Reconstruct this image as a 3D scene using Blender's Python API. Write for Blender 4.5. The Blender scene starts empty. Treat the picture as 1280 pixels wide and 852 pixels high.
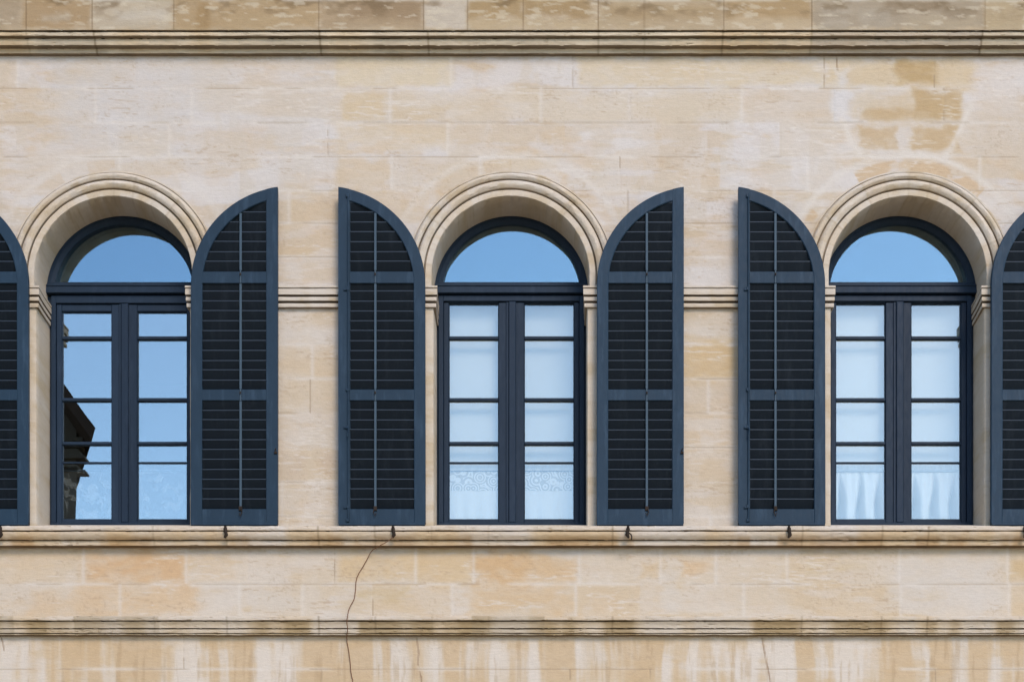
import bpy, bmesh, math, random
import numpy as np
random.seed(4); RNG = np.random.RandomState(11)
scene = bpy.context.scene
COL = scene.collection
R = math.radians

# ------------------------------------------------------------------ scale and camera
S = 0.0065            # metres per survey pixel in the wall plane (y = 0)
D = 14.5              # camera to wall
VX, VY, EYE = 690.0, 1300.0, 1.6
def X(px, y=0.0): return (px - VX) * S * (D + y) / D
def Z(py, y=0.0): return EYE + (VY - py) * S * (D + y) / D
def toPX(x, z): return x / S + VX, VY - (z - EYE) / S

LEAN = [2.7, 4.2, 4.2]                           # the fanlights lean out a little at the top
CX = [142.0, 638.0, 1134.0]          # window centres
ZC = Z(345.0)                        # spring height of the arches
RIN, ROUT, HW = 0.640, 0.825, 0.622  # intrados, extrados, half width between the jambs
REV = 0.326                          # depth of the stone reveal

# ------------------------------------------------------------------ noise + stone colouring (numpy, procedural)
TAB = RNG.rand(8, 256, 256)
def vnoise(x, y, k=0):
    xi = np.floor(x).astype(int); yi = np.floor(y).astype(int)
    fx = x - xi; fy = y - yi
    fx = fx*fx*fx*(fx*(fx*6-15)+10); fy = fy*fy*fy*(fy*(fy*6-15)+10)
    t = TAB[k % 8]
    a = t[xi & 255, yi & 255]; b = t[(xi+1) & 255, yi & 255]
    c = t[xi & 255, (yi+1) & 255]; d = t[(xi+1) & 255, (yi+1) & 255]
    return (a*(1-fx)+b*fx)*(1-fy) + (c*(1-fx)+d*fx)*fy
def fbm(x, y, o=4, k=0):
    s = 0; a = .5; n = 0
    for i in range(o):
        s = s + a*vnoise(x*2**i + 17.3*i, y*2**i + 5.1*i, k+i); n += a; a *= .55
    return s/n
def sstep(a, b, v):
    t = np.clip((v-a)/(b-a), 0, 1); return t*t*(3-2*t)
def mix(c, col, w):
    return c*(1-w[:, None]) + np.array(col, float)[None, :]*w[:, None]

COURSES = [-400,-330,-260,-190,-120,-60,0.01,37.5,69.5,110.5,153.5,196,238,279,321,358,387,430,473.5,516,559,602,645,
           684,729.5,769.5,795,835.5,880,925,970,1015,1060,1105,1150,1195,1240,1285,1330,1375,1420,1465,1510,1560]
VJ = {6:[-30,40,121.5,222,402,531,586,654,747,804,902,1011,1225,1330],
      7:[-30,40,123,225,402,536,586,654,747,804,902,1011,1223,1330],
      8:[22,170,420,564,716,880,1030,1168,1300], 9:[120,240,488,676,788,928,1042,1180],
      10:[212,410,560,706,884,975], 11:[150,300,490,600,775,900,1010,1225],
      23:[104,233,310,418,520,592,725,826,895,984,1125,1260], 24:[150,300,378,466,565,720,800,930,1020,1126,1262],
      26:[30,75,140,190,230,290,345,432,523,600,680,790,893,950,1040,1110,1190,1250]}
def vjoints(i):
    if i in VJ: return np.array(VJ[i], float)
    rs = np.random.RandomState(100+i); out = []; x = -700 + rs.rand()*100
    while x < 2000: out.append(x); x += 90 + rs.rand()*95
    return np.array(out)
VJA = [vjoints(i) for i in range(len(COURSES))]

# patches: x0,y0,x1,y1, colour(sRGB), strength, softness px
PATCH = [
 (60,75,250,190,(203,198,190),.7,30), (120,60,420,230,(205,199,189),.35,40),
 (418,70,564,110,(211,196,166),.85,4), (424,112,486,152,(206,186,152),.85,6), (420,154,562,190,(209,191,160),.6,10),
 (418,196,488,236,(205,184,152),.7,6), (718,70,882,110,(209,192,160),.75,5), (490,112,788,153,(209,195,171),.7,4),
 (486,133,560,150,(200,178,142),.55,7), (600,196,700,216,(206,187,155),.5,10),
 (882,70,1030,110,(208,191,158),.7,8), (930,112,1040,152,(205,191,170),.7,5), (790,112,926,152,(208,193,166),.55,6),
 (1030,70,1215,110,(207,187,150),.7,10), (1120,72,1170,104,(183,156,110),.85,7), (1062,110,1206,150,(203,183,148),.45,10),
 (1143,113,1202,150,(187,160,116),.85,6), (1080,133,1150,152,(190,163,120),.75,7), (1072,156,1124,188,(193,167,127),.75,5),
 (1138,156,1198,188,(191,164,122),.8,5), (1220,118,1290,190,(203,190,170),.6,10), (1050,195,1180,206,(203,180,145),.5,8),
 (1040,85,1062,150,(211,207,200),.8,8), (22,196,150,236,(204,194,178),.4,12), (150,160,220,200,(203,188,163),.4,14),
 (880,280,925,356,(205,196,182),.4,10), (856,424,925,476,(202,174,128),.75,9), (350,430,420,516,(205,185,153),.55,14),
 (856,476,925,516,(201,183,157),.5,8), (352,565,380,600,(198,180,156),.6,8), (400,565,420,594,(197,178,155),.6,6),
 (856,388,925,424,(206,196,180),.4,8),
 (100,684,236,732,(206,173,132),.95,20), (40,736,130,768,(208,180,142),.6,20), (96,728,250,768,(209,181,143),.8,22), (18,690,70,725,(211,191,160),.5,9),
 (250,700,296,726,(209,186,153),.5,8), (418,686,592,728,(207,181,139),.7,10), (592,690,660,730,(204,170,124),.85,16), (650,694,722,730,(206,175,133),.75,16),
 (445,732,510,752,(196,172,128),.65,8), (590,730,702,768,(206,178,138),.75,16), (700,738,722,766,(208,180,140),.5,8), (740,740,776,766,(205,180,144),.5,7),
 (800,702,822,722,(204,178,138),.6,6), (852,700,884,718,(210,178,136),.8,6), (1005,700,1026,720,(203,182,144),.7,7), (1044,700,1085,712,(204,186,150),.5,7),
 (1258,700,1290,724,(200,174,130),.7,7), (980,740,1060,768,(206,186,154),.45,14), (1262,738,1290,768,(207,186,152),.5,8), (1110,690,1250,765,(208,201,189),.6,16),
 (868,690,985,765,(209,198,180),.5,14), (826,695,850,768,(210,203,190),.5,8), (310,740,372,768,(206,198,184),.5,12),
]
FRIEZE = [(-60,-60,35,37,(150,132,104),.7,8),(35,0,121,37,(160,132,92),.85,3),(60,18,95,27,(190,180,160),.7,4),(122,0,221,37,(186,174,150),.85,3),
 (150,12,215,26,(202,194,178),.6,7),(222,0,402,37,(168,142,101),.85,3),(250,0,268,36,(150,120,76),.6,3),(268,8,280,26,(200,178,140),.7,4),(290,18,370,32,(182,160,122),.6,7),
 (402,0,531,37,(158,136,104),.7,3),(440,0,528,26,(140,116,86),.7,6),(531,2,586,37,(196,186,168),.95,2),(586,0,654,25,(158,130,84),.8,4),(586,25,747,37,(186,165,126),.7,3),
 (654,0,740,22,(152,124,80),.8,4),(668,0,676,30,(188,168,128),.5,3),(747,0,804,37,(172,152,116),.7,4),(755,4,900,24,(160,134,94),.6,8),(804,0,902,37,(166,145,108),.5,3),
 (902,0,1011,24,(164,136,92),.85,5),(902,22,1011,37,(186,166,130),.7,4),(1011,0,1225,37,(156,143,120),.9,2),(1022,8,1060,36,(182,172,152),.6,9),(1070,10,1110,34,(176,166,146),.6,8),
 (1100,0,1180,12,(132,112,84),.7,6),(1130,20,1215,37,(182,166,134),.6,9),(1225,0,1330,37,(174,156,120),.8,4)]

def srgb2lin(c):
    c = np.clip(c/255.0, 0, 1)
    return np.where(c <= .04045, c/12.92, ((c+.055)/1.055)**2.4)
ALB = 0.80
JM = {}
def stone(px, py, kind='wall'):
    px = np.asarray(px, float).ravel(); py = np.asarray(py, float).ravel(); n = len(px)
    wx = px + 7*(fbm(px/22, py/22, 3, 1)-.5)*2; wy = py + 5*(fbm(px/22, py/22, 3, 3)-.5)*2
    c = np.tile(np.array([208., 198., 184.]), (n, 1))
    big = fbm(px/150, py/90, 4, 0)
    c = mix(c, (210,192,169), sstep(.44, .66, big)*.6)
    c = mix(c, (206,197,187), sstep(.52, .34, big)*.5)
    med = fbm(px/46, py/17, 4, 2)
    c = mix(c, (206,182,150), sstep(.54, .74, med)*.5)
    c = mix(c, (216,210,200), sstep(.44, .28, med)*.55)
    wash = fbm(px/95+31, py/19+7, 5, 5)
    lowz_ = sstep(684,690,py)
    c = mix(c, (201,180,148), sstep(.50,.60,wash)*(.55+.3*lowz_))
    c = mix(c, (212,206,197), sstep(.47,.37,wash)*(.55+.3*lowz_))
    vw = fbm(px/30+11, py/70+2, 4, 3)
    c = mix(c, (199,184,158), sstep(.55,.66,vw)*.3); c = mix(c, (214,207,197), sstep(.45,.34,vw)*.35)
    # lower zones are warmer
    low = sstep(680, 700, py)
    c = mix(c, (209,190,159), low*.5)
    c = mix(c, (208,190,160), sstep(386,392,py)*(1-low)*.38)
    # block tints
    ci = np.searchsorted(np.array(COURSES), py) - 1
    ci = np.clip(ci, 0, len(COURSES)-1)
    dj = np.full(n, 99.0); bid = np.zeros(n, int); jid = np.zeros(n, int)
    for i in range(len(COURSES)):
        m = ci == i
        if not m.any(): continue
        v = VJA[i]; k = np.searchsorted(v, px[m]); bid[m] = k + i*37
        kk = np.clip(k, 0, len(v)-1); k0 = np.clip(k-1, 0, len(v)-1)
        d1 = np.abs(px[m]-v[kk]); d0 = np.abs(px[m]-v[k0])
        dj[m] = np.minimum(d0, d1); jid[m] = np.where(d0 < d1, k0, kk) + i*53
    h1 = TAB[5, bid & 255, (bid*7) & 255]; h2 = TAB[6, bid & 255, (bid*3) & 255]
    edge = sstep(.35,.6, fbm(px/60+9, py/30, 3, 5))
    c = mix(c, (204,180,143), np.clip(h1-.52,0,1)*1.1*(.35+.65*edge)*(kind=='wall'))
    c = mix(c, (210,205,196), np.clip(h2-.5,0,1)*.9*(.4+.6*edge)*(kind=='wall'))
    if kind == 'wall':
        for (x0,y0,x1,y1,cc,s,sf) in PATCH:
            w = np.minimum(np.minimum(wx-x0, x1-wx), np.minimum(wy-y0, y1-wy))
            w = sstep(-sf*.7, sf*.8+1.5, w + (fbm(px/26+x0, py/12+y0, 4, 6)-.55)*(sf*1.3+7)) * s * (.72+.28*sstep(.3,.6,fbm(px/18+x0, py/11, 3, 4)))
            c = mix(c, cc, w)
    if kind in ('frieze',):
        c = mix(c, (178,156,120), np.full(n,.75))
        for (x0,y0,x1,y1,cc,s,sf) in FRIEZE:
            w = np.minimum(np.minimum(wx*.5+px*.5-x0, x1-wx*.5-px*.5), np.minimum(wy-y0, y1-wy) if y0 > 0 else np.minimum(wy+60, y1-wy))
            c = mix(c, cc, sstep(-sf*.6-2, sf*.7+3, w+(fbm(px/16,py/10,3,2)-.5)*8)*s*.75)
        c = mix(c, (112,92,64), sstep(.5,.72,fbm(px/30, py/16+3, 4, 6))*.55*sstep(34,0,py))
        c = mix(c, (205,192,165), sstep(.6,.72,fbm(px/18+40, py/5, 4, 7))*.6)
    if kind == 'cornice':
        g = fbm(px/90, py*0+3, 3, 2)
        c = mix(c, (226,208,174), np.full(n,.8)); c = mix(c, (192,160,114), sstep(.45,.7,g)*.55)
        c = mix(c, (190,176,150), sstep(.5,.3,g)*.6)
        c = mix(c, (176,162,142), ((px>1012)&(px<1224))*.55)
        c = mix(c, (196,180,150), sstep(.58,.75,fbm(px/16, py/8, 3, 1))*.5)
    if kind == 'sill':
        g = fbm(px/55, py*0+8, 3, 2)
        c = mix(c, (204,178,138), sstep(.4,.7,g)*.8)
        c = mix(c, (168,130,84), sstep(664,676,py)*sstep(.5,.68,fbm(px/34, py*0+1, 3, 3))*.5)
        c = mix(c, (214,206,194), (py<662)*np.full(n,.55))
    if kind == 'ledge':
        g = fbm(px/60, py*0+5, 3, 1)
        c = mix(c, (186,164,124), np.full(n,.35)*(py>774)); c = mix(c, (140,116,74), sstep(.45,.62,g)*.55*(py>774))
        c = mix(c, (158,140,108), ((px>95)&(px<200)|(px>590)&(px<680)|(px>-5)&(px<20))*.55)
        c = mix(c, (205,196,180), sstep(.5,.35,g)*.5)
    if kind == 'arch':
        c = mix(c, (211,198,175), np.full(n,.62))
        c = mix(c, (190,168,130), sstep(.5,.72,fbm(px/20, py/14, 4, 3))*.5)
        c = mix(c, (214,206,190), sstep(.52,.75,fbm(px/26+9, py/20, 4, 6))*.5)
    # voussoir stones round the arches
    for cx in CX:
        rx = px-cx; ry = 345-py; rr = np.hypot(rx, ry); an = np.degrees(np.arctan2(ry, rx))
        m = (rr < 166) & (py < 350)
        if m.any():
            ix = np.where(m)[0]; q = (an[ix]/13.8+.5).astype(int); hv = TAB[7, (q*11+int(cx)) & 255, q & 255]
            inn = rr[ix] < 128
            c[ix] = mix(c[ix], (202,181,148), np.where(inn, np.clip(hv-.45,0,1)*.6, 0))
            fr = np.abs((an[ix]/13.8+.5) % 1.0); jd = np.minimum(fr, 1-fr)*13.8*np.pi/180*rr[ix]
            c[ix] = mix(c[ix], (150,132,104), np.where(inn, np.clip(1.2-jd,0,1)*.26*(hv>.3), 0))
            ring = np.exp(-((rr[ix]-152)/4.5)**2)*(1.5 if cx>1000 else 1)*sstep(200,215,650-rr[ix])*.45*(.4+fbm(px[ix]/30, py[ix]/30,2,2))
            c[ix] = mix(c[ix], (217,209,194), ring*(kind=='wall'))
            tan = sstep(120,124,rr[ix])*sstep(148,143,rr[ix])*(hv>.42)*sstep(.35,.55,fbm(px[ix]/24,py[ix]/18,3,6))*.85*(kind=='wall')*(1 if cx>1000 else .35)
            c[ix] = mix(c[ix], (200,174,138), tan)
    if kind == 'wall':
        for (xa,ya,xb,yb) in [(1052,150,1074,192),(1214,132,1184,194)]:       # smeared pointing beside the right arch
            t = np.clip(((wx-xa)*(xb-xa)+(wy-ya)*(yb-ya))/((xb-xa)**2+(yb-ya)**2),0,1)
            dd = np.hypot(wx*.4+px*.6-xa-t*(xb-xa), py-ya-t*(yb-ya)); c = mix(c, (217,208,192), np.exp(-(dd/4.2)**2)*.95)
        # rain streaks under the lower ledge
        st = fbm(px/24+.25*vnoise(px/60,py/60,2), py/260, 4, 4); m = sstep(790,806,py)
        c = mix(c, (199,172,132), sstep(.47,.62,st)*m*.72)
        c = mix(c, (216,206,190), sstep(.49,.36,st)*m*.85)
        c = mix(c, (168,142,106), sstep(.64,.78,fbm(px/6, py/60, 3, 6))*m*.3)
        # patchy browner band just under each ledge
        for (yy, hh) in [(69,16),(684,12),(795,18),(387,22)]:
            g = sstep(.48,.66,fbm(px/15, py/9+yy, 4, 5))*sstep(yy+hh, yy+2, py)*(py>=yy)
            c = mix(c, (176,156,122), g*.25)
    if kind == 'wall':                                    # hairline cracks
        for pl in ([(521,797),(523,815),(522,830),(526,845),(527,870)],[(953,797),(956,815),(960,835),(964,855),(966,880)],[(1046,72),(1047,88)],[(2,797),(5,812)]):
            for (xa,ya),(xb,yb) in zip(pl[:-1],pl[1:]):
                t = np.clip(((wx-xa)*(xb-xa)+(py-ya)*(yb-ya))/((xb-xa)**2+(yb-ya)**2),0,1)
                dd = np.hypot(px*.85+wx*.15-xa-t*(xb-xa), py-ya-t*(yb-ya)); c = mix(c, (120,92,66), np.clip(1.3-dd,0,1)*.6)
    # bedding veins
    v = np.abs(fbm(px/64+3, py/6.5, 4, 3)-.5); msk = sstep(.5,.66,fbm(px/70+20, py/40+4, 3, 1))
    vert = (kind=='wall')*(1-sstep(790,800,py)) + 0.0
    c = mix(c, (172,148,118), sstep(.024,.0,v)*msk*.38*vert)
    v = np.abs(fbm(px/90+30, py/8, 4, 7)-.5); msk = sstep(.5,.66,fbm(px/80+50, py/40+9, 3, 4))
    c = mix(c, (220,212,198), sstep(.04,.0,v)*msk*.6*vert)
    # pits
    pit = fbm(px/3.2, py/2.4, 2, 6)*.6 + fbm(px/50, py/30, 2, 7)*.4
    c = mix(c, (168, 146, 118), sstep(.72,.79,pit)*.22)
    # joints
    if kind in ('wall','frieze'):
        dc = np.min(np.abs(py[:,None]-np.array([v for v in COURSES if v not in (37.5,69.5,358,387,684,769.5,795)])[None,:]), axis=1)
        am = sstep(.38,.6,fbm(px/55+7, py/55, 3, 2)); dk = sstep(.52,.6,fbm(px/70+70, py/50+3, 2, 0))
        c = mix(c, (218,210,196), np.exp(-(dc/2.3)**2)*.62*am)
        c = mix(c, (150,130,102), np.clip(1.2-dc,0,1)*.42*dk)
        hj = TAB[3, jid & 255, (jid*5) & 255]
        JM['m'] = np.maximum(np.clip(1.5-dc,0,1)*(.35+.65*dk), np.clip(1.5-dj,0,1)*np.where(hj<.2,1,.45))
        if kind == 'wall':
            lowz = 1-.6*sstep(795,797,py)
            c = mix(c, (218,210,196), np.exp(-(dj/2.6)**2)*.5*(hj>.35)*lowz)
            c = mix(c, (148,128,102), np.clip(1.15-dj,0,1)*.38*(hj<.16)*sstep(.35,.55,fbm(px/9,py/13,3,2))*1.4)
        else:
            c = mix(c, (110,88,60), np.clip(1.2-dj,0,1)*.5)
    elif kind in ('cornice','sill','ledge'):
        v = VJA[7] if kind=='cornice' else np.array([-5,60,196,286,400,470,540,612,765,874,960,1001,1100,1157,1272])
        d = np.min(np.abs(px[:,None]-v[None,:]), axis=1)
        c = mix(c, (84,66,42), np.clip(1.1-d,0,1)*(.5 if kind=='cornice' else .3))
    gr = (fbm(px/2.0, py/2.0, 2, 2)-.5)*4
    c = c + gr[:, None]
    return np.clip(srgb2lin(c)*ALB*np.array([1.01,1.0,1.035]),0,1)

# ------------------------------------------------------------------ materials
def mat(name):
    m = bpy.data.materials.new(name); m.use_nodes = True
    nt = m.node_tree; return m, nt, nt.nodes, nt.links, nt.nodes['Principled BSDF']
def noise_node(N, L, scale, detail=4, vec=None, stretch=None, rough=.55):
    n = N.new('ShaderNodeTexNoise'); n.inputs['Scale'].default_value = scale; n.inputs['Detail'].default_value = detail
    n.inputs['Roughness'].default_value = rough
    g = N.new('ShaderNodeNewGeometry')
    if stretch:
        mp = N.new('ShaderNodeMapping'); mp.inputs['Scale'].default_value = stretch
        L.new(g.outputs['Position'], mp.inputs['Vector']); L.new(mp.outputs[0], n.inputs['Vector'])
    else: L.new(g.outputs['Position'], n.inputs['Vector'])
    return n
def stone_material():
    m, nt, N, L, B = mat('weathered_limestone')
    a = N.new('ShaderNodeAttribute'); a.attribute_name = 'stone'
    n1 = noise_node(N, L, 95, 3); n2 = noise_node(N, L, 16, 5, stretch=(1,1,4.5))
    r1 = N.new('ShaderNodeMapRange'); r1.inputs[1].default_value=.3; r1.inputs[2].default_value=.7; r1.inputs[3].default_value=.965; r1.inputs[4].default_value=1.03
    r2 = N.new('ShaderNodeMapRange'); r2.inputs[1].default_value=.3; r2.inputs[2].default_value=.7; r2.inputs[3].default_value=.95; r2.inputs[4].default_value=1.04
    L.new(n1.outputs['Fac'], r1.inputs[0]); L.new(n2.outputs['Fac'], r2.inputs[0])
    mu = N.new('ShaderNodeMath'); mu.operation='MULTIPLY'; L.new(r1.outputs[0], mu.inputs[0]); L.new(r2.outputs[0], mu.inputs[1])
    vm = N.new('ShaderNodeVectorMath'); vm.operation='SCALE'; L.new(a.outputs['Color'], vm.inputs[0]); L.new(mu.outputs[0], vm.inputs['Scale'])
    L.new(vm.outputs[0], B.inputs['Base Color']); B.inputs['Roughness'].default_value=.88
    B.inputs['Specular IOR Level'].default_value=.25
    ad = N.new('ShaderNodeMath'); ad.operation='ADD'; L.new(n1.outputs['Fac'], ad.inputs[0]); L.new(n2.outputs['Fac'], ad.inputs[1])
    b = N.new('ShaderNodeBump'); b.inputs['Strength'].default_value=.32; b.inputs['Distance'].default_value=.005
    L.new(ad.outputs[0], b.inputs['Height']); L.new(b.outputs[0], B.inputs['Normal'])
    return m
def paint_material(name, col, rough=.42, var=.12, dust=.0, fade=.0):
    m, nt, N, L, B = mat(name)
    n = noise_node(N, L, 9, 5); n2 = noise_node(N, L, 60, 3, stretch=(1,1,.25))
    cr = N.new('ShaderNodeMix'); cr.data_type='RGBA'
    lin = srgb2lin(np.array(col, float))
    cr.inputs['A'].default_value=(*[float(v*(1-var)) for v in lin],1); cr.inputs['B'].default_value=(*[float(min(v*(1+var)+dust,1)) for v in lin],1)
    L.new(n.outputs['Fac'], cr.inputs['Factor'])
    if fade:
        n3 = noise_node(N, L, 7, 6, stretch=(2.2,1,.35), rough=.7); f3 = N.new('ShaderNodeMapRange')
        f3.inputs[1].default_value=.52; f3.inputs[2].default_value=.74; f3.inputs[3].default_value=0; f3.inputs[4].default_value=fade
        n4 = noise_node(N, L, 150, 2); f4 = N.new('ShaderNodeMapRange'); f4.inputs[1].default_value=.70; f4.inputs[2].default_value=.76; f4.inputs[3].default_value=0; f4.inputs[4].default_value=.5
        L.new(n3.outputs['Fac'], f3.inputs[0]); L.new(n4.outputs['Fac'], f4.inputs[0])
        mx_ = N.new('ShaderNodeMath'); mx_.operation='MAXIMUM'; L.new(f3.outputs[0], mx_.inputs[0]); L.new(f4.outputs[0], mx_.inputs[1])
        c2 = N.new('ShaderNodeMix'); c2.data_type='RGBA'; c2.inputs['B'].default_value=(*[float(v*1.9+.02) for v in lin],1)
        L.new(mx_.outputs[0], c2.inputs['Factor']); L.new(cr.outputs['Result'], c2.inputs['A'])
        oi = N.new('ShaderNodeObjectInfo'); rr = N.new('ShaderNodeMapRange'); rr.inputs[3].default_value=.88; rr.inputs[4].default_value=1.12; L.new(oi.outputs['Random'], rr.inputs[0])
        vm = N.new('ShaderNodeVectorMath'); vm.operation='SCALE'; L.new(c2.outputs['Result'], vm.inputs[0]); L.new(rr.outputs[0], vm.inputs['Scale']); L.new(vm.outputs[0], B.inputs['Base Color'])
    else: L.new(cr.outputs['Result'], B.inputs['Base Color'])
    B.inputs['Specular IOR Level'].default_value=.14
    mr = N.new('ShaderNodeMapRange'); mr.inputs[1].default_value=.3; mr.inputs[2].default_value=.7
    mr.inputs[3].default_value=rough-.07; mr.inputs[4].default_value=rough+.12
    L.new(n2.outputs['Fac'], mr.inputs[0]); L.new(mr.outputs[0], B.inputs['Roughness'])
    b = N.new('ShaderNodeBump'); b.inputs['Strength'].default_value=.18; b.inputs['Distance'].default_value=.002
    L.new(n2.outputs['Fac'], b.inputs['Height']); L.new(b.outputs[0], B.inputs['Normal'])
    return m
def glass_material(name, refl, tint=(.84,.95,.95)):
    m, nt, N, L, B = mat(name); N.remove(B)
    out = N['Material Output']
    t = N.new('ShaderNodeBsdfTransparent'); t.inputs[0].default_value=(.96,.98,.98,1)
    g = N.new('ShaderNodeBsdfGlossy'); g.inputs['Roughness'].default_value=.0; g.inputs['Color'].default_value=(*tint,1)
    n = noise_node(N, L, 1.7, 2); b = N.new('ShaderNodeBump'); b.inputs['Strength'].default_value=.12; b.inputs['Distance'].default_value=.002
    L.new(n.outputs['Fac'], b.inputs['Height']); L.new(b.outputs[0], g.inputs['Normal'])
    x = N.new('ShaderNodeMixShader'); x.inputs[0].default_value=refl
    L.new(t.outputs[0], x.inputs[1]); L.new(g.outputs[0], x.inputs[2]); L.new(x.outputs[0], out.inputs[0])
    return m
def lace_material(name, pattern):
    m, nt, N, L, B = mat(name); out = N['Material Output']
    B.inputs['Base Color'].default_value=(.50,.495,.47,1); B.inputs['Roughness'].default_value=.9
    tr = N.new('ShaderNodeBsdfTransparent'); x = N.new('ShaderNodeMixShader')
    g = N.new('ShaderNodeNewGeometry'); mp = N.new('ShaderNodeMapping'); L.new(g.outputs['Position'], mp.inputs['Vector'])
    if pattern == 'floral':
        v = N.new('ShaderNodeTexNoise'); v.inputs['Scale'].default_value=8; v.inputs['Detail'].default_value=2; v.inputs['Distortion'].default_value=1.6
        L.new(mp.outputs[0], v.inputs['Vector']); src = v.outputs['Fac']; lo, hi, a, c = .52,.57,.06,.30
    elif pattern == 'rings':
        v = N.new('ShaderNodeTexVoronoi'); v.inputs['Scale'].default_value=12; v.inputs['Randomness'].default_value=.8
        L.new(mp.outputs[0], v.inputs['Vector'])
        w = N.new('ShaderNodeMath'); w.operation='SINE'; k = N.new('ShaderNodeMath'); k.operation='MULTIPLY'; k.inputs[1].default_value=26
        L.new(v.outputs['Distance'], k.inputs[0]); L.new(k.outputs[0], w.inputs[0]); src = w.outputs[0]; lo, hi, a, c = -.2,.6,.58,1.0
    else:
        v = N.new('ShaderNodeTexNoise'); v.inputs['Scale'].default_value=240; L.new(mp.outputs[0], v.inputs['Vector']); src = v.outputs['Fac']; lo, hi, a, c = .3,.7,.93,1.0
    mr = N.new('ShaderNodeMapRange'); mr.inputs[1].default_value=lo; mr.inputs[2].default_value=hi; mr.inputs[3].default_value=a; mr.inputs[4].default_value=c
    L.new(src, mr.inputs[0]); L.new(mr.outputs[0], x.inputs[0]); L.new(tr.outputs[0], x.inputs[1]); L.new(B.outputs[0], x.inputs[2]); L.new(x.outputs[0], out.inputs[0])
    return m
M_STONE = stone_material()
M_SHUT = paint_material('blue_grey_shutter_paint', (32,51,67), .5, .14, fade=.5)
M_SLAT = paint_material('shaded_slat_paint', (14,23,31), .55, .15, fade=.3)  # shutter paint darkened, shade of the slat undersides put into the colour
M_ROD = paint_material('tilt_rod_paint', (62,78,90), .45, .1)
M_RODL = paint_material('curtain_rod_paint', (124,134,142), .6, .05)
M_EDGE = paint_material('lit_slat_edge_paint', (45,55,66), .5, .15)  # lighter slat paint, front edges coloured as if catching the light
M_FRAME = paint_material('blue_grey_frame_paint', (29,43,59), .48, .10, fade=.25)
M_IRON = paint_material('rusty_iron', (46,38,32), .7, .5)
M_CABLE = paint_material('brown_cable', (112,78,56), .7, .25)
M_DARK = paint_material('interior_plaster', (120,112,100), .9, .05)
M_GLASS_F = glass_material('fanlight_glass', .175, (.58,.82,.97))
M_GLASS_C = glass_material('casement_glass', .245)
M_GLASS_P = glass_material('pale_casement_glass', .165, (.86,.95,.93))
M_BLIND = paint_material('white_blind_cloth', (182,181,174), .9, .03)
M_ROOF = paint_material('dark_roof_tiles', (66,52,44), .8, .3)
M_OPP = paint_material('dark_render', (78,70,62), .9, .2)
M_STREET = paint_material('stone_paving', (176,158,132), .9, .12)
M_LACE = {k: lace_material('lace_'+k, k) for k in ('floral','rings','plain')}

# ------------------------------------------------------------------ object helpers
def tag(o, label=None, cat=None, group=None, kind=None):
    for k, v in (('label',label),('category',cat),('group',group),('kind',kind)):
        if v: o[k] = v
    return o
def empty(name, loc): 
    o = bpy.data.objects.new(name, None); COL.objects.link(o); o.location = loc; o.empty_display_size=.2; return o
def link(name, me, m, parent=None, loc=None):
    me.materials.append(m); o = bpy.data.objects.new(name, me); COL.objects.link(o)
    if loc is not None: o.location = loc
    if parent: 
        o.parent = parent
    return o
class MB:
    def __init__(s): s.v=[]; s.f=[]
    def add(s, vs, fs):
        k=len(s.v); s.v += [tuple(map(float,p)) for p in vs]; s.f += [tuple(i+k for i in f) for f in fs]
    def box(s, x0,x1,y0,y1,z0,z1, b=0.0):
        if b<=0:
            s.add([(x0,y0,z0),(x1,y0,z0),(x1,y1,z0),(x0,y1,z0),(x0,y0,z1),(x1,y0,z1),(x1,y1,z1),(x0,y1,z1)],
                  [(0,3,2,1),(4,5,6,7),(0,1,5,4),(1,2,6,5),(2,3,7,6),(3,0,4,7)])
        else:  # front edges (low y) chamfered
            s.add([(x0,y1,z0),(x1,y1,z0),(x1,y1,z1),(x0,y1,z1),(x0,y0+b,z0),(x1,y0+b,z0),(x1,y0+b,z1),(x0,y0+b,z1),
                   (x0+b,y0,z0+b),(x1-b,y0,z0+b),(x1-b,y0,z1-b),(x0+b,y0,z1-b)],
                  [(0,3,2,1),(0,1,5,4),(1,2,6,5),(2,3,7,6),(3,0,4,7),(4,5,9,8),(5,6,10,9),(6,7,11,10),(7,4,8,11),(8,9,10,11)])
    def tube(s, pts, r, n=8):
        rings=[]; pts=[np.array(p,float) for p in pts]
        for i,p in enumerate(pts):
            t = pts[min(i+1,len(pts)-1)]-pts[max(i-1,0)]; t/=np.linalg.norm(t)+1e-9
            u = np.cross(t,(0,1,0)) if abs(t[1])<.9 else np.cross(t,(1,0,0)); u/=np.linalg.norm(u); w=np.cross(t,u)
            rr = r[i] if hasattr(r,'__len__') else r
            rings.append([p+rr*(math.cos(a)*u+math.sin(a)*w) for a in [2*math.pi*k/n for k in range(n)]])
        vs=[q for g in rings for q in g]; fs=[]
        for i in range(len(pts)-1):
            for k in range(n): fs.append((i*n+k,i*n+(k+1)%n,(i+1)*n+(k+1)%n,(i+1)*n+k))
        fs.append(tuple(range(n))[::-1]); fs.append(tuple((len(pts)-1)*n+k for k in range(n)))
        s.add(vs,fs)
    def strip(s, A, Bp):      # quads between two equal polylines
        n=len(A); s.add(list(A)+list(Bp), [(i,i+1,n+i+1,n+i) for i in range(n-1)])
    def mesh(s, name):
        me=bpy.data.meshes.new(name); me.from_pydata(s.v,[],s.f); me.validate(); 
        bm=bmesh.new(); bm.from_mesh(me); bmesh.ops.remove_doubles(bm,verts=bm.verts,dist=1e-5); bmesh.ops.recalc_face_normals(bm,faces=bm.faces); bm.to_mesh(me); bm.free()
        return me
    def build(s, name, m, parent=None, smooth=False):
        me=s.mesh(name)
        if smooth:
            me.polygons.foreach_set('use_smooth',[True]*len(me.polygons)); me.set_sharp_from_angle(angle=R(35))
        return link(name, me, m, parent)
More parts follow.
